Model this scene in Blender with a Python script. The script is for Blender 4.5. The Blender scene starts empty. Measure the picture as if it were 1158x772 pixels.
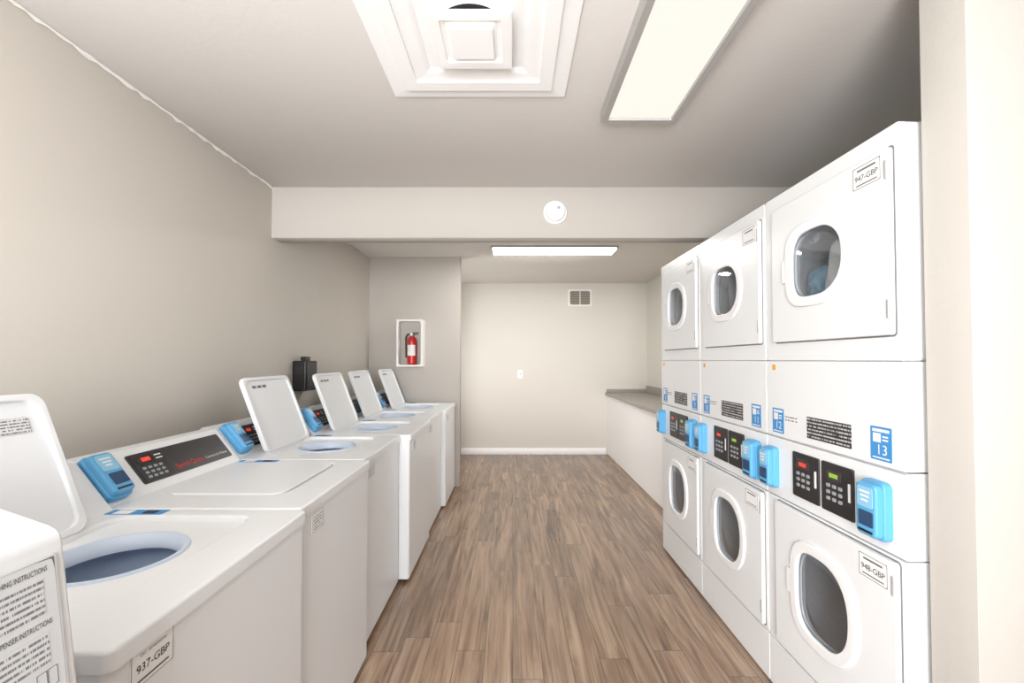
import bpy, bmesh, math, random
from mathutils import Vector, Matrix
random.seed(4)
SC = bpy.context.scene
C = SC.collection
SC.view_settings.view_transform = 'Standard'
SC.view_settings.exposure = 0.5

# ------------------------------------------------------------------ materials
def lin(c):
    return tuple(((v/255.0)/12.92 if v/255.0 <= 0.04045 else ((v/255.0+0.055)/1.055)**2.4) for v in c)

def mat(name, c, rough=.4, metal=0, var=.05, scale=5, bump=0, bscale=120, emit=0, ecol=None, spec=.5):
    m = bpy.data.materials.new(name); m.use_nodes = True
    nt = m.node_tree; b = nt.nodes['Principled BSDF']
    tc = nt.nodes.new('ShaderNodeTexCoord')
    nz = nt.nodes.new('ShaderNodeTexNoise'); nz.inputs['Scale'].default_value = scale; nz.inputs['Detail'].default_value = 4
    nt.links.new(tc.outputs['Object'], nz.inputs['Vector'])
    mx = nt.nodes.new('ShaderNodeMix'); mx.data_type = 'RGBA'
    l = lin(c)
    mx.inputs['A'].default_value = (*[v*(1-var) for v in l], 1)
    mx.inputs['B'].default_value = (*[min(1, v*(1+var)) for v in l], 1)
    nt.links.new(nz.outputs['Fac'], mx.inputs['Factor'])
    nt.links.new(mx.outputs['Result'], b.inputs['Base Color'])
    b.inputs['Roughness'].default_value = rough
    b.inputs['Metallic'].default_value = metal
    b.inputs['Specular IOR Level'].default_value = spec
    if emit:
        b.inputs['Emission Color'].default_value = (*lin(ecol or c), 1)
        b.inputs['Emission Strength'].default_value = emit
    if bump:
        n2 = nt.nodes.new('ShaderNodeTexNoise'); n2.inputs['Scale'].default_value = bscale; n2.inputs['Detail'].default_value = 3
        nt.links.new(tc.outputs['Object'], n2.inputs['Vector'])
        bp = nt.nodes.new('ShaderNodeBump'); bp.inputs['Strength'].default_value = bump; bp.inputs['Distance'].default_value = .01
        nt.links.new(n2.outputs['Fac'], bp.inputs['Height'])
        nt.links.new(bp.outputs['Normal'], b.inputs['Normal'])
    return m

def print_mat(name, bg, ink, pitch, letter, thr=.44, hor='Y', ver='Z'):
    """rows of small illegible print: words along one object axis, rows along another"""
    m = bpy.data.materials.new(name); m.use_nodes = True
    nt = m.node_tree; b = nt.nodes['Principled BSDF']; N = nt.nodes.new; L = nt.links.new
    tc = N('ShaderNodeTexCoord'); sp = N('ShaderNodeSeparateXYZ'); L(tc.outputs['Object'], sp.inputs[0])
    def ma(op, a, v=None):
        n = N('ShaderNodeMath'); n.operation = op; L(a, n.inputs[0])
        if v is not None: n.inputs[1].default_value = v
        return n.outputs[0]
    r = ma('MULTIPLY', sp.outputs[ver], 1/pitch); fl = ma('FLOOR', r); fr = ma('FRACT', r)
    row = ma('COMPARE', fr, .5); row.node.inputs[2].default_value = .22
    cb = N('ShaderNodeCombineXYZ'); L(ma('MULTIPLY', sp.outputs[hor], 1/letter), cb.inputs['X']); L(ma('MULTIPLY', fl, 7.31), cb.inputs['Y'])
    nz = N('ShaderNodeTexNoise'); nz.inputs['Scale'].default_value = 1; nz.inputs['Detail'].default_value = 1; L(cb.outputs[0], nz.inputs['Vector'])
    g = ma('GREATER_THAN', nz.outputs['Fac'], thr)
    mu = N('ShaderNodeMath'); mu.operation = 'MULTIPLY'; L(row, mu.inputs[0]); L(g, mu.inputs[1])
    mx = N('ShaderNodeMix'); mx.data_type = 'RGBA'; mx.inputs['A'].default_value = (*lin(bg), 1); mx.inputs['B'].default_value = (*lin(ink), 1)
    L(mu.outputs[0], mx.inputs['Factor']); L(mx.outputs['Result'], b.inputs['Base Color']); b.inputs['Roughness'].default_value = .55
    return m

M = {}
M['wall_left'] = mat('wall paint greige', (207, 201, 192), .7, bump=.045, bscale=60, var=.03, scale=1.5, spec=.3)
M['wall_far'] = mat('wall paint cream', (230, 227, 219), .7, bump=.05, bscale=60, var=.02, scale=1.5, spec=.3)
M['wall_part'] = mat('wall paint grey taupe', (190, 184, 177), .7, bump=.05, bscale=60, var=.03, spec=.3)
M['wall_front'] = mat('wall paint light', (199, 195, 189), .7, bump=.06, bscale=60, var=.02, spec=.3)
M['ceiling'] = mat('ceiling paint', (221, 218, 215), .8, bump=.06, bscale=50, var=.02, scale=2, spec=.3)
M['ceiling_back_lit'] = mat('back ceiling brightened tone', (226, 223, 217), .8, bump=.05, bscale=50, var=.02, scale=2, spec=.3)  # ceiling colour lightened to make up for the dim light beyond the beam
M['beam'] = mat('beam paint', (182, 177, 171), .8, bump=.05, bscale=50, var=.03, scale=2, spec=.3)
M['white_trim'] = mat('white trim', (248, 248, 248), .5, bump=.02, var=.01)
M['caulk'] = mat('white caulk', (232, 229, 224), .7, bump=.4, bscale=40)
M['enamel'] = mat('white enamel', (231, 233, 235), .28, var=.01, scale=2)
M['plastic_white'] = mat('white plastic', (232, 234, 236), .35, var=.01)
M['switch_white'] = mat('switch plastic', (252, 252, 252), .35, var=.01)
M['tub'] = mat('pale blue tub plastic', (200, 212, 228), .35, var=.05)
M['basket'] = mat('basket pale blue', (178, 194, 216), .4, metal=.0, var=.05)
M['black'] = mat('black plastic', (24, 24, 26), .35, var=.1)
M['panelblack'] = mat('black fascia', (40, 38, 40), .3, var=.1)
M['blue'] = mat('blue reader plastic', (90, 165, 213), .4, var=.06)
M['paleblue'] = mat('pale blue reader face', (140, 195, 227), .4, var=.06)
M['dkblue'] = mat('dark blue screen', (44, 72, 108), .15, var=.1)
M['sticker_blue'] = mat('blue sticker', (62, 142, 204), .5)
M['paper'] = mat('paper', (236, 236, 236), .6)
M['sheet'] = mat('grey sheet', (212, 214, 216), .5)
M['ink'] = mat('ink', (40, 40, 42), .6)
M['softink'] = mat('soft ink', (66, 66, 69), .6)
M['greyink'] = mat('grey ink', (108, 108, 110), .6)
M['gap'] = mat('shadow gap gasket', (120, 120, 122), .7)
M['redink'] = mat('red ink', (220, 44, 40), .5)
M['whiteink'] = mat('white ink', (232, 232, 232), .6)
M['led'] = mat('red led', (200, 60, 50), .4, emit=.35, ecol=(255, 60, 45))
M['ledgreen'] = mat('green led', (120, 160, 60), .4, emit=.3, ecol=(150, 200, 60))
M['lcd'] = mat('display glass', (60, 50, 46), .15)
M['key'] = mat('keypad grey', (150, 152, 155), .5)
M['steel'] = mat('steel', (170, 172, 174), .35, metal=.8)
M['hinge'] = mat('hinge light grey', (176, 177, 179), .4, metal=.2)
M['drum'] = mat('drum steel', (216, 220, 226), .4, metal=.0, bump=.2, bscale=60)
M['bezel'] = mat('bezel white', (238, 239, 241), .25, var=.01)
M['gasket'] = mat('gasket grey', (120, 122, 126), .6)
M['countertop'] = mat('grey laminate counter', (160, 153, 146), .45, var=.15, scale=40)
M['slat'] = mat('grille slat paint', (192, 184, 170), .5)
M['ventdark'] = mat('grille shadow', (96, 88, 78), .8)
M['cabinetwhite'] = mat('white cabinet paint', (248, 248, 248), .5, var=.01)
M['red'] = mat('extinguisher red', (200, 42, 40), .3)
M['framewhite'] = mat('cabinet frame white', (238, 237, 235), .5)
M['frame_grey'] = mat('light frame metal', (172, 170, 168), .4, metal=.1)
M['diff_front'] = mat('front diffuser', (100, 98, 95), .6, emit=.63, ecol=(255, 251, 240), var=.02, scale=8, spec=.2)
M['diff_back'] = mat('back diffuser', (255, 253, 250), .5, emit=20, ecol=(255, 253, 250))
M['dark'] = mat('painted duct shade', (30, 24, 23), .8)
M['cloth_white'] = mat('white cotton', (252, 252, 253), .9, bump=.6, bscale=30)
M['cloth_blue'] = mat('blue cotton', (150, 200, 230), .9, bump=.6, bscale=30)
M['rubber'] = mat('rubber', (40, 40, 42), .8)
M['orange'] = mat('orange sticker', (232, 160, 50), .5)
M['notice'] = print_mat('dark notice print', (44, 44, 47), (190, 190, 190), .0125, .0055)
M['sheetprint'] = print_mat('sheet fine print', (212, 214, 216), (124, 124, 128), .0074, .0012, .44)
M['lidprint'] = print_mat('lid label print', (218, 218, 218), (110, 110, 114), .008, .004, .45, 'Y', 'X')
M['tagprint'] = print_mat('tag print', (236, 236, 236), (130, 130, 134), .012, .005, .42)

def glass_mat():
    m = bpy.data.materials.new('dryer window glass'); m.use_nodes = True
    nt = m.node_tree; nt.nodes.clear()
    out = nt.nodes.new('ShaderNodeOutputMaterial')
    tr = nt.nodes.new('ShaderNodeBsdfTransparent'); tr.inputs['Color'].default_value = (.92, .95, .97, 1)
    gl = nt.nodes.new('ShaderNodeBsdfGlossy'); gl.inputs['Roughness'].default_value = .03; gl.inputs['Color'].default_value = (.88, .93, 1, 1)
    lw = nt.nodes.new('ShaderNodeLayerWeight'); lw.inputs['Blend'].default_value = .4
    mr = nt.nodes.new('ShaderNodeMapRange')
    mr.inputs['To Min'].default_value = .16; mr.inputs['To Max'].default_value = .75
    nt.links.new(lw.outputs['Fresnel'], mr.inputs['Value'])
    mx = nt.nodes.new('ShaderNodeMixShader')
    nt.links.new(mr.outputs['Result'], mx.inputs['Fac'])
    nt.links.new(tr.outputs[0], mx.inputs[1]); nt.links.new(gl.outputs[0], mx.inputs[2])
    nt.links.new(mx.outputs[0], out.inputs['Surface'])
    return m
M['glass'] = glass_mat()

def floor_mat():
    m = bpy.data.materials.new('wood plank vinyl'); m.use_nodes = True
    nt = m.node_tree; b = nt.nodes['Principled BSDF']; N = nt.nodes.new; L = nt.links.new
    tc = N('ShaderNodeTexCoord'); sp = N('ShaderNodeSeparateXYZ'); L(tc.outputs['Object'], sp.inputs[0])
    RH = .132
    # every row of planks gets its own random shift, so the end joints are staggered irregularly
    dv = N('ShaderNodeMath'); dv.operation = 'DIVIDE'; L(sp.outputs['X'], dv.inputs[0]); dv.inputs[1].default_value = RH
    fl = N('ShaderNodeMath'); fl.operation = 'FLOOR'; L(dv.outputs[0], fl.inputs[0])
    wn = N('ShaderNodeTexWhiteNoise'); wn.noise_dimensions = '1D'; L(fl.outputs[0], wn.inputs['W'])
    sh = N('ShaderNodeMath'); sh.operation = 'MULTIPLY_ADD'; L(wn.outputs['Value'], sh.inputs[0]); sh.inputs[1].default_value = 5.3; L(sp.outputs['Y'], sh.inputs[2])
    cb = N('ShaderNodeCombineXYZ'); L(sh.outputs[0], cb.inputs['X']); L(sp.outputs['X'], cb.inputs['Y'])
    br = N('ShaderNodeTexBrick'); L(cb.outputs[0], br.inputs['Vector'])
    br.inputs['Scale'].default_value = 1; br.inputs['Brick Width'].default_value = 1.25; br.inputs['Row Height'].default_value = RH
    br.inputs['Mortar Size'].default_value = .0014; br.inputs['Mortar Smooth'].default_value = .2; br.offset = 0
    br.inputs['Color1'].default_value = (0, 0, 0, 1); br.inputs['Color2'].default_value = (1, 1, 1, 1); br.inputs['Mortar'].default_value = (.4, .4, .4, 1)
    br.inputs['Bias'].default_value = 0
    def grain(sx, sy, scale, det, dist, off):
        add = N('ShaderNodeVectorMath'); add.operation = 'MULTIPLY_ADD'
        L(tc.outputs['Object'], add.inputs[0]); add.inputs[1].default_value = (sx, sy, 1)
        sc = N('ShaderNodeVectorMath'); sc.operation = 'SCALE'; L(br.outputs['Color'], sc.inputs[0]); sc.inputs['Scale'].default_value = off
        L(sc.outputs[0], add.inputs[2])
        g = N('ShaderNodeTexNoise'); g.inputs['Scale'].default_value = scale; g.inputs['Detail'].default_value = det; g.inputs['Roughness'].default_value = .57; g.inputs['Distortion'].default_value = dist
        L(add.outputs[0], g.inputs['Vector']); return g
    g = grain(13, .9, 1.5, 7, 1.0, 17)        # broad figure
    g2 = grain(75, 1.8, 1.5, 5, .2, 9)        # fine fibres
    mg = N('ShaderNodeMix'); mg.data_type = 'FLOAT'; mg.inputs['Factor'].default_value = .30
    L(g.outputs['Fac'], mg.inputs['A']); L(g2.outputs['Fac'], mg.inputs['B'])
    r = N('ShaderNodeValToRGB'); e = r.color_ramp.elements
    e[0].position = .32; e[0].color = (*lin((92, 69, 53)), 1)
    e[1].position = .69; e[1].color = (*lin((194, 167, 141)), 1)
    k = e.new(.49); k.color = (*lin((151, 122, 98)), 1)
    L(mg.outputs['Result'], r.inputs['Fac'])
    mx = N('ShaderNodeMix'); mx.data_type = 'RGBA'; mx.blend_type = 'MULTIPLY'; mx.inputs['Factor'].default_value = 1
    vr = N('ShaderNodeMapRange'); vr.inputs['To Min'].default_value = .78; vr.inputs['To Max'].default_value = 1.08
    L(br.outputs['Color'], vr.inputs['Value']); L(r.outputs['Color'], mx.inputs['A']); L(vr.outputs['Result'], mx.inputs['B'])
    m2 = N('ShaderNodeMix'); m2.data_type = 'RGBA'; L(br.outputs['Fac'], m2.inputs['Factor'])
    L(mx.outputs['Result'], m2.inputs['A']); m2.inputs['B'].default_value = (*lin((72, 54, 42)), 1)
    L(m2.outputs['Result'], b.inputs['Base Color'])
    b.inputs['Roughness'].default_value = .26; b.inputs['Specular IOR Level'].default_value = .8
    bp = N('ShaderNodeBump'); bp.inputs['Strength'].default_value = .05; bp.inputs['Distance'].default_value = .004
    L(mg.outputs['Result'], bp.inputs['Height']); L(bp.outputs['Normal'], b.inputs['Normal'])
    return m
M['floor'] = floor_mat()

# ------------------------------------------------------------------ geometry helpers
class Fr:
    def __init__(s, o, U, V):
        s.o = Vector(o); s.U = Vector(U).normalized(); s.V = Vector(V).normalized(); s.N = s.U.cross(s.V)
    def p(s, u, v, n=0):
        return s.o + s.U*u + s.V*v + s.N*n

def rr(w, h, r, nc=5, ne=1):
    r = max(1e-4, min(r, w/2-1e-4, h/2-1e-4)); pts = []
    cs = [(w/2-r, h/2-r, 0), (-w/2+r, h/2-r, 90), (-w/2+r, -h/2+r, 180), (w/2-r, -h/2+r, 270)]
    for i, (cx, cy, a0) in enumerate(cs):
        for k in range(nc+1):
            a = math.radians(a0+90*k/nc); pts.append((cx+r*math.cos(a), cy+r*math.sin(a)))
        nx = cs[(i+1) % 4]; a = math.radians(nx[2]); q = (nx[0]+r*math.cos(a), nx[1]+r*math.sin(a)); p0 = pts[-1]
        for k in range(1, ne):
            t = k/ne; pts.append((p0[0]+(q[0]-p0[0])*t, p0[1]+(q[1]-p0[1])*t))
    return pts

def se_r(a, hw, hh, e):
    # superellipse radius; a pair of exponents shapes the right and the left half differently (a D outline)
    if isinstance(e, tuple): e = e[0] if math.cos(a) > 0 else e[1]
    return 1/((abs(math.cos(a))/hw)**e+(abs(math.sin(a))/hh)**e)**(1/e)

class MB:
    def __init__(s): s.v = []; s.f = []
    def loft(s, loops, cap0=True, cap1=True, closed=True):
        base = len(s.v); n = len(loops[0])
        for l in loops: s.v.extend([tuple(p) for p in l])
        for i in range(len(loops)-1):
            for k in range(n if closed else n-1):
                a = base+i*n+k; b = base+i*n+(k+1) % n
                s.f.append((a, b, b+n, a+n))
        if cap0: s.f.append(tuple(base+k for k in range(n))[::-1])
        if cap1: s.f.append(tuple(base+(len(loops)-1)*n+k for k in range(n)))
        return s
    def plate(s, F, w, h, r, t, bev=.002, cu=0, cv=0, n0=0, hole=None, back=False):
        bev = min(bev, t*.49, w*.3, h*.3)
        if hole is None:
            def lp(d, n): return [F.p(cu+x, cv+y, n0+n) for x, y in rr(w-2*d, h-2*d, max(r-d, .0005))]
            L = [lp(0, 0), lp(0, t-bev), lp(bev*.3, t-bev*.3), lp(bev, t)]
            if back: L = [lp(bev, 0), lp(0, bev)]+L[1:]
            s.loft(L)
        else:
            hw, hh, e, hu, hv = hole
            out = rr(w, h, r, 6, 14)
            ang = [math.atan2(y-(hv-cv), x-(hu-cu)) for x, y in out]
            def lp(d, n): return [F.p(cu+x*(w-2*d)/w, cv+y*(h-2*d)/h, n0+n) for x, y in out]
            def hl(d, n): return [F.p(hu+se_r(a, hw+d, hh+d, e)*math.cos(a), hv+se_r(a, hw+d, hh+d, e)*math.sin(a), n0+n) for a in ang]
            s.loft([lp(0, 0), lp(0, t-bev), lp(bev*.3, t-bev*.3), lp(bev, t), hl(bev, t), hl(bev*.3, t-bev*.3), hl(0, t-bev), hl(0, 0), lp(0, 0)], False, False)
        return s
    def ring(s, F, hole, rim, t, bev, n0=0, N=72):
        """raised ring that follows the outline of a window"""
        def hl(d, n): return [F.p(hole[3]+se_r(a, hole[0]+d, hole[1]+d, hole[2])*math.cos(a), hole[4]+se_r(a, hole[0]+d, hole[1]+d, hole[2])*math.sin(a), n0+n) for a in [2*math.pi*(i+.5)/N for i in range(N)]]
        s.loft([hl(rim, 0), hl(rim, t-bev), hl(rim-bev*.3, t-bev*.3), hl(rim-bev, t), hl(bev, t), hl(bev*.3, t-bev*.3), hl(0, t-bev), hl(0, 0), hl(rim, 0)], False, False); return s
    def box(s, x0, x1, y0, y1, z0, z1, r=.002, bev=.002):
        F = Fr(((x0+x1)/2, (y0+y1)/2, z0), (1, 0, 0), (0, 1, 0))
        return s.plate(F, abs(x1-x0), abs(y1-y0), r, z1-z0, bev, back=True)
    def lathe(s, F, prof, N=40, cap0=False, cap1=False):
        s.loft([[F.p(r*math.cos(2*math.pi*k/N), r*math.sin(2*math.pi*k/N), n) for k in range(N)] for r, n in prof], cap0, cap1); return s
    def tube(s, pts, r, N=10):
        pts = [Vector(p) for p in pts]; L = []
        for i, p in enumerate(pts):
            d = (pts[min(i+1, len(pts)-1)]-pts[max(i-1, 0)]).normalized()
            a = d.orthogonal().normalized() if i == 0 else (a0 - d*a0.dot(d)).normalized()
            a0 = a; b = d.cross(a)
            L.append([p+a*r*math.cos(2*math.pi*k/N)+b*r*math.sin(2*math.pi*k/N) for k in range(N)])
        s.loft(L); return s
    def prof(s, pts, y0, y1, bev=.004):
        cx = sum(p[0] for p in pts)/len(pts); cz = sum(p[1] for p in pts)/len(pts)
        def lp(d, y):
            o = []
            for x, z in pts:
                v = Vector((x-cx, z-cz)); l = v.length; v = v*((l-d)/l); o.append((cx+v.x, y, cz+v.y))
            return o
        s.loft([lp(bev, y0), lp(bev*.3, y0+bev*.3), lp(0, y0+bev), lp(0, y1-bev), lp(bev*.3, y1-bev*.3), lp(bev, y1)]); return s
    def build(s, name, m, parent=None, loc=None, angle=48, wn=True):
        me = bpy.data.meshes.new(name); me.from_pydata(s.v, [], s.f); me.update()
        bm = bmesh.new(); bm.from_mesh(me); bmesh.ops.remove_doubles(bm, verts=bm.verts, dist=1e-6)
        bmesh.ops.recalc_face_normals(bm, faces=bm.faces); bm.to_mesh(me); bm.free()
        me.shade_smooth(); me.set_sharp_from_angle(angle=math.radians(angle))
        me.materials.append(m if not isinstance(m, str) else M[m])
        o = bpy.data.objects.new(name, me); C.objects.link(o)
        if wn:
            md = o.modifiers.new('wn', 'WEIGHTED_NORMAL'); md.keep_sharp = True; md.weight = 90
        if parent: o.parent = parent
        if loc: o.location = loc
        return o

def thing(name, label, cat, loc=(0, 0, 0), group=None):
    o = bpy.data.objects.new(name, None); C.objects.link(o); o.empty_display_size = .1
    o.location = loc; o['label'] = label; o['category'] = cat
    if group: o['group'] = group
    return o
def tag(o, label, cat, group=None):
    o['label'] = label; o['category'] = cat
    if group: o['group'] = group
    return o
def struct(o):
    o['kind'] = 'structure'; return o
def copy_tree(o, parent=None):
    c = o.copy(); C.objects.link(c); c.parent = parent
    for ch in [x for x in bpy.data.objects if x.parent == o]: copy_tree(ch, c)
    return c
def child(o, name):
    for x in bpy.data.objects:
        if x.parent == o and x.name.split('.')[0] == name: return x

def text(s, size, F, u, v, n, m, parent, name='lettering', align='CENTER', xs=1.0):
    cu = bpy.data.curves.new('t', 'FONT'); cu.body = s; cu.size = size; cu.align_x = align; cu.align_y = 'CENTER'
    ob = bpy.data.objects.new('t', cu); C.objects.link(ob); bpy.context.view_layer.update()
    me = bpy.data.meshes.new_from_object(ob.evaluated_get(bpy.context.evaluated_depsgraph_get()))
    bpy.data.objects.remove(ob)
    for vx in me.vertices: vx.co = F.p(u+vx.co.x*xs, v+vx.co.y, n)
    me.materials.clear(); me.materials.append(M[m]); me.name = name
    o = bpy.data.objects.new(name, me); C.objects.link(o); o.parent = parent
    return o

UP = lambda o: Fr(o, (1, 0, 0), (0, 1, 0))
DOWN = lambda o: Fr(o, (1, 0, 0), (0, -1, 0))
PX = lambda o: Fr(o, (0, 1, 0), (0, 0, 1))       # faces +x
NX = lambda o: Fr(o, (0, -1, 0), (0, 0, 1))      # faces -x
NY = lambda o: Fr(o, (1, 0, 0), (0, 0, 1))       # faces -y (to the camera)

# ------------------------------------------------------------------ room
XL, XR, YF, HC = -1.558, 1.95, 6.415, 2.478
YB, YP, Y0 = 2.838, 4.78, -1.3
def slab(name, m, *b):
    return struct(MB().box(*b, r=.0005, bev=.0005).build(name, m, wn=False))
slab('floor', 'floor', XL-.1, 3.0, Y0, YF+.1, -.08, 0)
slab('ceiling', 'ceiling', XL-.1, 3.0, Y0, YB+.06, HC, HC+.08)
slab('ceiling', 'ceiling_back_lit', XL-.1, XR+.1, YB+.06, YF+.1, HC, HC+.08)
slab('wall_left', 'wall_left', XL-.1, XL, Y0, YF, 0, HC)
slab('wall_back', 'wall_far', XL-.1, XR+.1, YF, YF+.1, 0, HC)
slab('wall_right', 'wall_far', XR, XR+.1, 1.21, YF, 0, HC)
slab('wall_partition', 'wall_part', XL, -.574, YP, YP+.115, 0, HC)
slab('wall_front', 'wall_front', 1.13, 3.0, 1.087, 1.21, 0, HC)
slab('wall_entrance_blocker', 'wall_front', .34, 3.0, Y0-.1, Y0, 0, HC)          # added unseen behind the camera to keep outside light off the wall end
slab('wall_side_blocker', 'wall_front', 3.0, 3.1, Y0-.1, 1.21, 0, HC)  # added unseen, closes the nook so less outside light gets in
slab('trim_1', 'beam', XL, XR, YB, YB+.12, 2.149, HC)                 # the dropped beam
slab('baseboard_back', 'white_trim', XL, 1.34, YF-.014, YF, 0, .088)
def bead(name, y0, y1):
    mb = MB(); n = int((y1-y0)/.03); A = []; B = []; K = []
    for i in range(n+1):
        y = y0+(y1-y0)*i/n
        a = .006+.009*random.random()*random.random(); b = .005+.014*random.random()**2
        A.append((XL+.0015, y, HC-b)); K.append((XL+.004, y, HC-.004)); B.append((XL+a, y, HC-.0015))
    mb.loft([A, K, B], False, False, closed=False)
    return struct(mb.build(name, 'caulk', angle=80))
bead('trim_2', Y0, YB); bead('trim_3', YB+.12, YP)

# ------------------------------------------------------------------ card reader (shared shape)
def reader(F, u, v, parent, w=.088, h=.164, t=.046):
    r = MB().plate(F, w, h, .018, t*.55, .006, u, v).plate(F, w*.88, h*.92, .016, t, .009, u, v).build('card_reader', 'blue', parent)
    MB().plate(F, w*.66, h*.36, .008, .002, .001, u, v+h*.22, t-.0005).build('face_plate', 'paleblue', r)
    MB().plate(F, w*.60, h*.26, .005, .003, .001, u+w*.04, v-h*.15, t-.0005).build('screen', 'dkblue', r)
    MB().plate(F, w*.60, h*.045, .002, .005, .001, u, v-h*.37, t-.003).build('card_slot', 'black', r)
    for j in range(3): MB().plate(F, w*(.44-.08*j), h*.035, .001, .0012, .0005, u, v+h*(.31-.075*j), t+.001).build('decal', 'whiteink', r)
    return r

# ------------------------------------------------------------------ top-loading washers
W = .67
SL0, SL1 = Vector((-.598, 0, .912)), Vector((-.700, 0, 1.040))
FS = Fr((SL0+SL1)/2, (0, 1, 0), SL1-SL0)
OPEN = math.radians(-111)
LY0 = .375     # lid / well centre along the washer
def make_washer():
    root = thing('top_load_washer', '', 'washer')
    F = UP((-.348, W/2, 0))
    def lp(d, z): return [F.p(x, y, z) for x, y in rr(.696-2*d, W-.012-2*d, .014-d*.5)]
    MB().loft([lp(.004, .018), lp(0, .024), lp(0, .87)], True, False).build('cabinet', 'enamel', root)
    for x in (-.05, -.64):
        for y in (.05, W-.05):
            MB().lathe(UP((x, y, 0)), [(.02, 0), (.02, .012), (.01, .014), (.01, .02)], 14, True, True).build('foot', 'rubber', root)
    wt = MB()
    wt.plate(UP((-.354, W/2, .866)), .724, W-.004, .016, .036, .008, hole=(.198, .236, 10, .034, LY0-W/2))
    wt.plate(UP((-.32, LY0, .864)), .42, .49, .02, .022, .002, hole=(.142, .142, 2, 0, .0))
    wt.build('worktop', 'enamel', root)
    FT = UP((-.32, LY0, 0))
    MB().lathe(FT, [(.150, .885), (.147, .891), (.139, .891), (.131, .880), (.125, .864), (.126, .854), (.150, .846)], 56).build('tub_ring', 'tub', root)
    MB().lathe(FT, [(.150, .846), (.178, .835), (.18, .70), (.15, .67), (.0005, .67)], 48).build('basket', 'basket', root)
    MB().lathe(FT, [(.0005, .80), (.025, .795), (.034, .775), (.036, .75), (.05, .70), (.08, .68), (.10, .671)], 32).build('agitator', 'tub', root)
    cp = MB().prof([(-.588, .9), (-.598, .912), (-.700, 1.040), (-.710, 1.046), (-.750, 1.046), (-.758, 1.038), (-.760, .9)], .003, W-.003, .006).build('control_panel', 'enamel', root)
    MB().plate(FS, .475, .122, .008, .0035, .001, .400, 0).build('fascia', 'panelblack', cp)
    MB().plate(FS, .136, .114, .006, .0025, .001, .240, 0, .003).build('keypad', 'black', cp)
    dp = MB().plate(FS, .070, .034, .003, .002, .0005, .226, .030, .005).build('display', 'lcd', cp)
    MB().plate(FS, .038, .016, .002, .0006, .0002, .226, .030, .0069).build('digits', 'led', dp)
    for j in range(2): MB().plate(FS, .030, .005, .001, .001, .0003, .284, .038-j*.014, .005).build('caption_strip', 'whiteink', cp)
    for i in range(4):
        for j in range(3):
            MB().plate(FS, .015, .010, .003, .002, .0008, .198+i*.024, -.004-j*.018, .005).build('button', 'key', cp)
    text('Speed Queen', .028, FS, .325, -.032, .0045, 'redink', cp, 'brand_lettering', 'LEFT')
    text('Commercial Washer', .016, FS, .486, -.034, .0045, 'whiteink', cp, 'caption_lettering', 'LEFT')
    reader(FS, .062, .0, root)
    st = MB().plate(UP((-.49, W-.030, .9015)), .17, .042, .004, .0012, .0003).build('sticker', 'sticker_blue', root)
    MB().plate(UP((-.53, W-.030, .9025)), .05, .032, .003, .0008, .0002).build('sticker_print', 'paper', st)
    MB().plate(UP((-.45, W-.030, .9025)), .04, .026, .003, .0008, .0002).build('sticker_print', 'ink', st)
    lb = MB().plate(PX((.0, .135, .812)), .108, .078, .004, .0012, .0003).build('front_label', 'paper', root)
    FL = PX((.0011, .135, .812))
    MB().plate(FL, .104, .074, .003, .0004, .0001, hole=(.0508, .0358, 20, 0, 0)).build('label_border', 'greyink', lb)
    # lid: origin on the hinge
    lid = MB(); LW = .455
    G = UP((.195, 0, 0))
    lid.plate(G, .395, LW, .035, .012, .004)
    lid.plate(Fr((.195, 0, .001), (0, 1, 0), (1, 0, 0)), LW, .395, .035, .012, .003, hole=(LW/2-.018, .18, 12, 0, 0))
    lo = lid.build('lid', 'plastic_white', root, (-.525, LY0, .901)); lo.rotation_euler = (0, OPEN, 0)
    GL = Fr((.195, 0, -.0005), (0, 1, 0), (1, 0, 0))
    for i in range(3):
        MB().plate(GL, .034, .014, .002, .001, .0002, -.13+i*.046, .146, 0).build('lid_mark', 'greyink', lo)
    for y in (-.17, .17): MB().box(-.018, .014, y-.02, y+.02, -.006, .008).build('hinge', 'plastic_white', lo)
    return root
w0 = make_washer()
GRP = 'top-loading washers along the left wall'
specs = [(-.640, .702, 'white top-loading washer nearest the camera, raised lid, open round tub, 937-GBP front label', True),
         (-.662, 1.376, 'white top-loading washer with its lid closed and black control fascia fully in view', False),
         (-.695, 2.051, 'white top-loading washer with raised lid directly beyond the one whose lid is closed', True),
         (-.636, 2.726, 'open white washer whose side juts out into the aisle, below the black wall box', True),
         (-.655, 3.402, 'open white washer second from the grey partition wall', True),
         (-.62, 4.08, 'open white washer at the far end of the row against the partition wall', True)]
washers = []
for i, (x, y, lab, op) in enumerate(specs):
    o = w0 if i == 0 else copy_tree(w0)
    o.location = (x, y, 0); o['label'] = lab; o['group'] = GRP
    if not op:
        l = child(o, 'lid'); l.rotation_euler = (0, 0, 0); l.location.z = .8925
    washers.append(o)
child(washers[0], 'lid').location.y -= .085
child(child(washers[0], 'control_panel'), 'fascia').scale = (1, .88, 1)
child(washers[1], 'card_reader').location = (0, -.018, 0)
child(washers[2], 'card_reader').location = (0, .030, 0)
FL = PX((.0014, .135, .812))
lb0 = child(washers[0], 'front_label')
text('937-GBP', .0225, FL, 0, -.004, .0004, 'softink', lb0, 'label_lettering')
text('CSC  serviceworks', .0085, FL, 0, .022, .0004, 'greyink', lb0, 'label_caption')
MB().plate(FL, .08, .004, .0005, .0004, .0001, 0, -.027).build('label_bar', 'greyink', lb0)
k = .88; lb0.scale = (1, k, k); lb0.location = (0, -.040+.135*(1-k), .022+.812*(1-k))
k = .82
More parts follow.
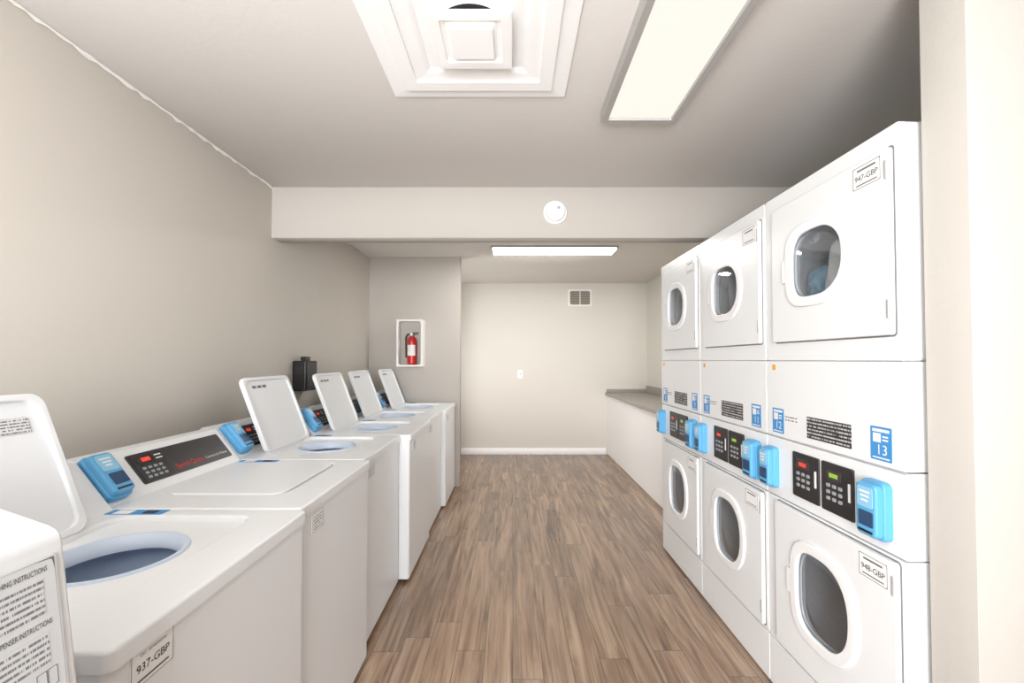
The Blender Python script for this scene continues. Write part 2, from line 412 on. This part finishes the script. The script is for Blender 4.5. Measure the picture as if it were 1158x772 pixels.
for o in washers[1:]:
    lb = child(o, 'front_label')
    MB().plate(FL, .088, .056, .001, .0004, .0001, 0, 0).build('label_print', 'tagprint', lb)
    lb.scale = (1, k, k); lb.location = (0, .135*(1-k), .812*(1-k)+.006)
reader(FS, W-.045, .0, washers[5], w=.085)
lid0 = child(washers[0], 'lid'); GL = Fr((.195, 0, -.0012), (0, 1, 0), (1, 0, 0))
MB().plate(GL, .085, .042, .003, .001, .0002, .135, .115).build('lid_label', 'lidprint', lid0)
for x in [x for x in bpy.data.objects if x.parent == lid0 and x.name.startswith('lid_mark')]: bpy.data.objects.remove(x)

# ------------------------------------------------------------------ front-loading washer (only its upper corner shows)
D = .675
fw = thing('front_load_washer', 'white front-loading washer at the left frame edge carrying a printed instruction sheet', 'washer', (-.566, -.085, 0))
pr = [(0, .03), (0, .905), (-.028, 1.124), (-.030, 1.132), (-.035, 1.138), (-.044, 1.143), (-.13, 1.172), (-.16, 1.176), (-.68, 1.176), (-.70, 1.16), (-.70, .03)]
MB().prof(pr, 0, D, .005).build('cabinet', 'enamel', fw)
for x in (-.06, -.64):
    for y in (.06, D-.06): MB().lathe(UP((x, y, 0)), [(.022, 0), (.022, .016), (.012, .018), (.012, .04)], 14, True, True).build('foot', 'rubber', fw)
FD = PX((0, D/2, .52))
dr = MB().plate(FD, .46, .46, .229, .035, .012, hole=(.15, .15, 2, 0, 0)).build('door', 'bezel', fw)
MB().lathe(FD, [(.152, .006), (.1, .018), (.0005, .024)], 40).build('door_window', 'gasket', dr)
MB().plate(FD, .02, .09, .008, .02, .004, -.2, 0, .03).build('handle', 'steel', dr)
FA = Fr((-.0003, 0, .912), (0, 1, 0), (-.028, 0, .219))
uc, vc = D-.164, .101
sh = MB().plate(FA, .30, .200, .003, .0015, .0004, uc, vc).build('instruction_sheet', 'sheet', fw)
MB().plate(FA, .295, .195, .002, .0004, .0001, uc, vc, .0013, hole=(.1472, .0972, 30, uc, vc)).build('sheet_border', 'greyink', sh)
text('WASHING INSTRUCTIONS', .0092, FA, D-.026, .187, .0018, 'ink', sh, 'heading_lettering', 'RIGHT', .58)
text('DISPENSER INSTRUCTIONS', .0092, FA, D-.026, .122, .0018, 'ink', sh, 'heading_lettering', 'RIGHT', .58)
MB().plate(FA, .26, .044, .0005, .0003, .0001, D-.032-.13, .156, .0015).build('print_block', 'sheetprint', sh)
MB().plate(FA, .26, .040, .0005, .0003, .0001, D-.032-.13, .092, .0015).build('print_block', 'sheetprint', sh)
MB().plate(FA, .21, .056, .0005, .0003, .0001, D-.060-.105, .038, .0015).build('print_block', 'sheetprint', sh)
for i in range(2):
    for j in range(2):
        uu, vv = D-.044+i*.0125, .056-j*.024
        MB().plate(FA, .0120, .022, .0005, .0003, .0001, uu, vv, .0015, hole=(.0052, .0102, 20, uu, vv)).build('print_diagram', 'greyink', sh)

# ------------------------------------------------------------------ stacked dryers
DW, DH, DD = .668, 2.038, .80
def make_stack():
    root = thing('stacked_dryer', '', 'dryer')
    FN = NX((0, DW/2, 0))
    def sect(mb, z0, z1, r=.012):
        h = z1-z0; c = (z0+z1)/2
        def lp(d, n): return [FN.p(x, c+y, n) for x, y in rr(DW-.006-2*d, h-2*d, r-d*.5, 4)]
        mb.loft([lp(.008, -DD), lp(0, -DD+.008), lp(0, -.014), lp(.004, -.012)], True, False)
    mb = MB(); sect(mb, 1.3572, DH); sect(mb, 1.047, 1.3560, .003); mb.build('upper_cabinet', 'enamel', root)
    mb = MB(); sect(mb, .8005, 1.0425, .004); sect(mb, .004, .7975, .004); mb.build('lower_cabinet', 'enamel', root)
    UW = (.130, .119, (2.3, 3.8), .005, 1.711); LWn = (.129, .145, (2.3, 3.6), .010, .516)
    big = lambda h, d: (h[0]+d, h[1]+d, h[2], h[3], h[4])
    PW = DW-.003
    MB().plate(FN, PW, DH-1.3575, .012, .02, .004, 0, (DH+1.3575)/2, -.02, hole=big(UW, .012)).build('front_panel', 'enamel', root)
    MB().plate(FN, PW, .594, .006, .02, .003, 0, .500, -.02, hole=big(LWn, .012)).build('front_panel', 'enamel', root)
    MB().plate(FN, PW, .309, .004, .02, .002, 0, 1.2015, -.02).build('middle_panel', 'enamel', root)
    MB().plate(FN, PW, .191, .004, .02, .003, 0, .101, -.02).build('base_panel', 'enamel', root)
    cp = MB().plate(FN, PW, .238, .004, .02, .003, 0, .921, -.02).build('control_panel', 'enamel', root)
    for s, u in ((0, -.085), (1, .075)):
        md = MB().plate(FN, .146, .168, .006, .006, .002, u, .925).build('control_module', 'panelblack', cp)
        dp = MB().plate(FN, .07, .032, .003, .002, .0006, u-.012, .968, .0055).build('display', 'lcd', md)
        MB().plate(FN, .04, .014, .002, .0006, .0002, u-.012, .968, .0074).build('digits', 'led' if s == 0 else 'ledgreen', dp)
        for i in range(3):
            for j in range(3): MB().plate(FN, .017, .012, .004, .003, .001, u-.038+i*.028, .932-j*.022, .0055).build('button', 'key', md)
        MB().plate(FN, .010, .06, .002, .001, .0003, u+.057, .93, .006).build('caption_strip', 'whiteink', md)
    reader(FN, -.29, .918, root, w=.076, h=.166, t=.046)
    reader(FN, .245, .918, root, w=.088, h=.170, t=.046)
    for (hole, v0, v1) in ((UW, 1.432, 1.974), (LWn, .222, .786)):
        d = MB().plate(FN, .572, v1-v0, .010, .016, .003, .024, (v0+v1)/2, 0, hole=big(hole, .004)).build('door', 'enamel', root)
        MB().plate(FN, .582, v1-v0+.010, .013, .0012, .0003, .024, (v0+v1)/2, 0, hole=big(hole, .006)).build('door_gap_shade', 'gap', d)  # grey plate painted as the shade in the gap round the door
        MB().ring(FN, hole, .036, .010, .004, .0155).build('bezel', 'bezel', d)
        L = []
        for k, n in ((1.03, .008), (1.0, .012), (.8, .016), (.5, .019), (.2, .0205), (.02, .021)):
            L.append([FN.p(hole[3]+k*se_r(a, hole[0], hole[1], hole[2])*math.cos(a), hole[4]+k*se_r(a, hole[0], hole[1], hole[2])*math.sin(a), n) for a in [2*math.pi*(i+.5)/56 for i in range(56)]])
        MB().loft(L, False, True).build('window', 'glass', d)
        MB().plate(FN, .026, .09, .008, .009, .003, hole[3]-hole[0]-.046, hole[4]-.005, .0155).build('handle', 'bezel', d)
        for vv in (v1-.065, v0+.075): MB().plate(FN, .008, .055, .003, .004, .0015, .303, vv, .015).build('hinge', 'hinge', d)
        lu, lv = .234, v1-.050
        lb = MB().plate(FN, .108, .072, .003, .0012, .0003, lu, lv, .0158).build('door_label', 'paper', d)
        MB().plate(FN, .104, .068, .002, .0004, .0001, lu, lv, .0168, hole=(.050, .032, 24, lu, lv)).build('label_border', 'greyink', lb)
        MB().plate(FN, .07, .006, .0005, .0004, .0001, lu, lv+.021, .0168).build('label_print', 'greyink', lb)
        MB().plate(FN, .08, .004, .0005, .0004, .0001, lu, lv-.024, .0168).build('label_print', 'greyink', lb)
        FDm = NX((0, DW/2-hole[3], hole[4]))
        MB().lathe(FDm, [(.195, -.021), (.205, -.05), (.242, -.07), (.242, -.36), (.0005, -.36)], 48).build('drum', 'drum', root)
    MB().plate(FN, .215, .078, .003, .0012, .0003, .03, 1.112, 0).build('notice_sticker', 'notice', root)
    for u in (.252, -.255):
        q = MB().plate(FN, .076, .100, .004, .0012, .0003, u, 1.112, 0).build('number_sticker', 'sticker_blue', root)
        for (du, v, w, h) in ((0, 1.151, .060, .009), (-.014, 1.129, .028, .027), (.016, 1.134, .020, .005), (.016, 1.124, .020, .005), (0, 1.070, .060, .004)):
            MB().plate(FN, w, h, .001, .0004, .0001, u+du, v, .0012).build('sticker_print', 'whiteink', q)
    MB().plate(FN, .075, .024, .002, .0012, .0003, -.17, 1.125, 0).build('caution_sticker', 'tagprint', root)
    MB().plate(FN, .022, .022, .003, .0012, .0003, -.28, 1.33, 0).build('orange_sticker', 'orange', root)
    return root
d0 = make_stack()
DG = 'stacked dryers along the right wall'
dl = ['white stacked dryer nearest the camera with laundry behind its upper window, beside the wall end',
      'white stacked dryer in the middle between the nearest stack and the farthest stack',
      'white stacked dryer farthest from the camera, next to the grey folding counter']
stacks = []
DY0 = 1.232
for i in range(3):
    o = d0 if i == 0 else copy_tree(d0)
    o.location = (1.09, DY0+.6705*i, 0); o['label'] = dl[i]; o['group'] = DG; stacks.append(o)
FN = NX((0, DW/2, 0))
for o, (a, b_) in zip(stacks, (('13', '12'), ('11', '10'), ('9', '8'))):
    qs = [x for x in bpy.data.objects if x.parent == o and x.name.startswith('number_sticker')]
    qs.sort(key=lambda x: x.data.vertices[0].co.y)
    text(a, .042, FN, .256, 1.093, .0018, 'whiteink', qs[0], 'number_lettering')
    text(b_, .042, FN, -.251, 1.093, .0018, 'whiteink', qs[1], 'number_lettering')
ds = [x for x in bpy.data.objects if x.parent == stacks[0] and x.name.startswith('door')]
for dd in ds:
    lb = child(dd, 'door_label'); zc = sum(v.co.z for v in lb.data.vertices)/len(lb.data.vertices)
    text('947-GBP' if zc > 1 else '948-GBP', .024, FN, .234, zc-.004, .0176, 'ink', lb, 'label_lettering')

# laundry in the near upper drum
def bundle(name, m, label, c, rx, ry, rz, seed):
    rnd = random.Random(seed); bm = bmesh.new(); bmesh.ops.create_icosphere(bm, subdivisions=4, radius=1)
    ph = [(Vector((rnd.uniform(-4, 4), rnd.uniform(-4, 4), rnd.uniform(-4, 4))), rnd.uniform(0, 6)) for _ in range(9)]
    for v in bm.verts:
        d = v.co.normalized(); k = 1+sum(.045*math.sin(d.dot(a)*1.6+p) for a, p in ph)
        v.co = Vector((d.x*rx*k, d.y*ry*k, d.z*rz*k))
    zmin = min(v.co.z for v in bm.verts)
    me = bpy.data.meshes.new(name); bm.to_mesh(me); bm.free(); me.shade_smooth(); me.materials.append(M[m])
    o = bpy.data.objects.new(name, me); C.objects.link(o); o.location = (c[0], c[1], c[2]-zmin)
    tag(o, label, 'laundry')
bundle('towel', 'cloth_white', 'crumpled white laundry behind the upper window of the nearest dryer stack', (1.207, 1.590, 1.488), .06, .070, .168, 3)
bundle('garment', 'cloth_blue', 'blue laundry lying beside the white bundle in the nearest upper dryer', (1.215, 1.712, 1.552), .06, .040, .085, 8)

# ------------------------------------------------------------------ folding counter
CX = 1.335
ct = thing('countertop', 'long grey laminate folding counter top with raised backsplash along the far right wall', 'countertop', (CX, 3.27, 0))
LY = YF-3.27-.002
MB().box(0, XR-CX-.001, 0, LY, .852, .892, .004, .006).build('slab', 'countertop', ct)
MB().box(XR-CX-.021, XR-CX-.001, 0, LY, .892, .99, .002, .003).build('backsplash', 'countertop', ct)
MB().box(.02, XR-CX-.021, LY-.02, LY, .892, .94, .002, .003).build('end_splash', 'countertop', ct)
cb = thing('counter_base', 'plain white base cabinet running under the grey counter behind the dryers', 'cabinet', (CX+.035, 3.27, 0))
MB().box(.012, XR-CX-.037, 0, LY, 0, .852, .002, .002).build('carcass', 'cabinetwhite', cb)
MB().plate(NX((.012, LY/2, .425)), LY-.004, .846, .003, .012, .002).build('front_panel', 'cabinetwhite', cb)

# ------------------------------------------------------------------ ceiling diffuser
S = .715
dv = thing('air_diffuser', 'square white stepped air supply diffuser on the ceiling left of the long light', 'ceiling vent', (-.138, 1.4875, HC))
FV = DOWN((0, 0, 0))
def sq(s, n): return [FV.p(x, y, n) for x, y in rr(s, s, .005, 3)]
MB().loft([sq(S, 0), sq(S, .006), sq(S-.004, .008), sq(S-.12, .010), sq(S-.123, .018), sq(S-.127, .020), sq(S-.23, .020), sq(S-.233, .013), sq(.40, .011), sq(.37, .008), sq(.35, .001)], False, False).build('frame', 'white_trim', dv)
MB().plate(FV, .354, .354, .002, .002, .0005).build('throat', 'white_trim', dv)
MB().lathe(FV, [(.126, .0015), (.126, .004)], 40, True, True).build('duct_opening', 'dark', dv)  # dark disc stands in for the shade inside the duct
MB().loft([sq(.20, .006), sq(.258, .022), sq(.272, .028), sq(.272, .034), sq(.268, .036), sq(.20, .036), sq(.196, .031), sq(.165, .028)], False, False).build('louver', 'white_trim', dv)
MB().loft([sq(.166, .025), sq(.166, .030), sq(.145, .030), sq(.145, .041), sq(.142, .043)], True, True).build('core', 'white_trim', dv)

# ------------------------------------------------------------------ light fixtures
lf = thing('ceiling_light', 'long fluorescent ceiling light with lit diffuser and grey frame beside the air diffuser', 'ceiling light', (.563, 1.35, HC), 'fluorescent ceiling lights')
FL2 = DOWN((0, 0, 0))
def rl(w, h, n): return [FL2.p(x, y, n) for x, y in rr(w, h, .004, 3)]
MB().loft([rl(.336, 1.24, 0), rl(.336, 1.24, .05), rl(.331, 1.235, .054), rl(.282, 1.184, .054), rl(.276, 1.178, .044)], True, False).build('frame', 'frame_grey', lf)
MB().loft([rl(.278, 1.180, .043), rl(.274, 1.176, .045), rl(.20, 1.12, .048)], False, True).build('diffuser', 'diff_front', lf)
lb2 = thing('ceiling_light', 'slim fluorescent ceiling light across the back room beyond the beam', 'ceiling light', (.41, 4.43, HC), 'fluorescent ceiling lights')
MB().loft([rl(1.25, .28, 0), rl(1.25, .28, .019), rl(1.245, .275, .021)], True, True).build('frame', 'frame_grey', lb2)
MB().loft([rl(1.215, .24, .021), rl(1.215, .24, .028), rl(1.21, .235, .031)], True, True).build('diffuser', 'diff_back', lb2)
for s in (-1, 1): MB().plate(FL2, .014, .25, .003, .033, .003, s*.615, 0, .0).build('end_cap', 'frame_grey', lb2)

# ------------------------------------------------------------------ smoke detector on the beam
sd = thing('smoke_detector', 'round white smoke detector mounted on the front of the ceiling beam', 'smoke detector', (.272, YB, 2.31))
FSD = NY((0, 0, 0))
MB().lathe(FSD, [(.076, 0), (.076, .012), (.072, .016)], 40, True, True).build('base_plate', 'plastic_white', sd)
MB().lathe(FSD, [(.066, .014), (.066, .022), (.063, .024), (.063, .030), (.058, .042), (.03, .046), (.0005, .046)], 40, True).build('cover', 'plastic_white', sd)
MB().lathe(Fr((.02, 0, .02), (1, 0, 0), (0, 0, 1)), [(.010, .044), (.009, .049), (.0005, .049)], 20).build('test_button', 'key', sd)

# ------------------------------------------------------------------ fire extinguisher box and extinguisher
ec = thing('extinguisher_cabinet', 'white framed open box recess for the fire extinguisher on the partition wall', 'cabinet', (-1.09, YP, 1.29))
FE = NY((0, 0, .25))
MB().plate(FE, .276, .50, .006, .13, .003, 0, 0, 0, hole=(.118, .230, 16, 0, 0)).build('frame', 'framewhite', ec)
MB().plate(FE, .25, .474, .002, .006, .001, 0, 0, 0).build('back_plate', M['wall_part'], ec)
fe = thing('fire_extinguisher', 'red fire extinguisher with black head standing in the white wall box', 'fire extinguisher', (-1.075, YP-.07, 1.311))
FX = UP((0, 0, 0))
MB().lathe(FX, [(.045, 0), (.05, .006), (.052, .02), (.052, .25), (.046, .285), (.03, .31), (.018, .318)], 32, True, True).build('cylinder', 'red', fe)
MB().lathe(FX, [(.018, .316), (.018, .335), (.022, .336), (.022, .352), (.012, .356)], 20, True, True).build('valve', 'steel', fe)
MB().box(-.012, .075, -.012, .012, .354, .362).build('handle', 'black', fe)
MB().box(-.012, .065, -.010, .010, .336, .342).build('lever', 'black', fe)
MB().lathe(Fr((0, -.02, .342), (1, 0, 0), (0, 0, 1)), [(.016, 0), (.016, .012), (.0005, .013)], 20).build('gauge', 'paper', fe)
MB().tube([(-.015, 0, .345), (-.05, -.004, .34), (-.068, -.006, .30), (-.066, -.008, .2), (-.062, -.012, .08)], .009).build('hose', 'black', fe)
L = []
for z in (.10, .22): L.append([(.0527*math.sin(a), -.0527*math.cos(a), z) for a in [math.radians(-55+110*i/16) for i in range(17)]])
MB().loft(L, False, False, closed=False).build('label', 'paper', fe)
fe.scale = (.95, .95, .95)

# ------------------------------------------------------------------ black box on the left wall
bx = thing('payment_terminal', 'black wall-mounted electronic box on the left wall above the washers', 'wall box', (XL, 3.12, 1.14))
MB().box(0, .10, 0, .18, 0, .215, .012, .008).build('housing', 'black', bx)
MB().plate(PX((.10, .09, .11)), .14, .17, .008, .006, .003).build('cover', 'panelblack', bx)
MB().box(.030, .075, .06, .12, .212, .245, .004, .004).build('antenna_mount', 'panelblack', bx)
MB().plate(NY((.05, 0, .15)), .055, .05, .004, .003, .001).build('indicator', 'panelblack', bx)

# ------------------------------------------------------------------ far wall fittings
vt = thing('wall_vent', 'small white louvered return air grille high on the far wall', 'vent', (.976, YF, 2.265))
FW = NY((0, 0, 0))
MB().plate(FW, .345, .245, .004, .012, .004, hole=(.145, .098, 14, 0, 0)).build('frame', 'white_trim', vt)
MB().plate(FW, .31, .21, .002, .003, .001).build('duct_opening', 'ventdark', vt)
for i in range(9):
    z = -.084+i*.021
    MB().loft([[(-.146, -.004, z+.008), (.146, -.004, z+.008), (.146, -.012, z-.003), (-.146, -.012, z-.003)], [(-.146, -.003, z+.006), (.146, -.003, z+.006), (.146, -.011, z-.005), (-.146, -.011, z-.005)]]).build('slat', 'slat', vt)
MB().plate(FW, .012, .2, .002, .012, .002).build('mullion', 'white_trim', vt)
ls = thing('light_switch', 'white light switch plate in the middle of the far wall', 'light switch', (.105, YF, 1.155))
MB().plate(FW, .072, .116, .006, .014, .004).build('plate', 'switch_white', ls)
MB().plate(FW, .014, .030, .002, .022, .003, 0, .002, .008).build('toggle', 'hinge', ls)

# ------------------------------------------------------------------ lights, world, camera
def area(name, loc, target, sx, sy, energy, col=(1, 1, 1)):
    l = bpy.data.lights.new(name, 'AREA'); l.shape = 'RECTANGLE'; l.size = sx; l.size_y = sy; l.energy = energy; l.color = col
    o = bpy.data.objects.new(name, l); C.objects.link(o); o.location = loc
    o.rotation_euler = (Vector(target)-Vector(loc)).to_track_quat('-Z', 'Y').to_euler()
    return o
area('doorway_fill', (-.40, -2.3, 1.35), (.2, 3.4, 1.4), 1.5, 1.6, 165)  # added fill lamp out of view, brightens the room from behind the camera
area('far_room_fill', (-1.53, 5.3, 1.35), (1.9, 4.9, 2.2), .8, 1.5, 16)  # added fill lamp hidden behind the partition, no window there
w = bpy.data.worlds.new('World'); SC.world = w; w.use_nodes = True
bg = w.node_tree.nodes['Background']; bg.inputs['Color'].default_value = (.98, .99, 1, 1); bg.inputs['Strength'].default_value = 2.7

cam = bpy.data.cameras.new('Camera'); co = bpy.data.objects.new('Camera', cam); C.objects.link(co)
cam.sensor_width = 36; cam.lens = 500/1158*36; cam.clip_start = .02
co.location = (0, 0, 1.36); co.rotation_euler = (math.radians(90+1.2), 0, 0)
cam.shift_y = (21-500*math.tan(math.radians(1.2)))/1158
cam.shift_x = -1/1158
SC.camera = co
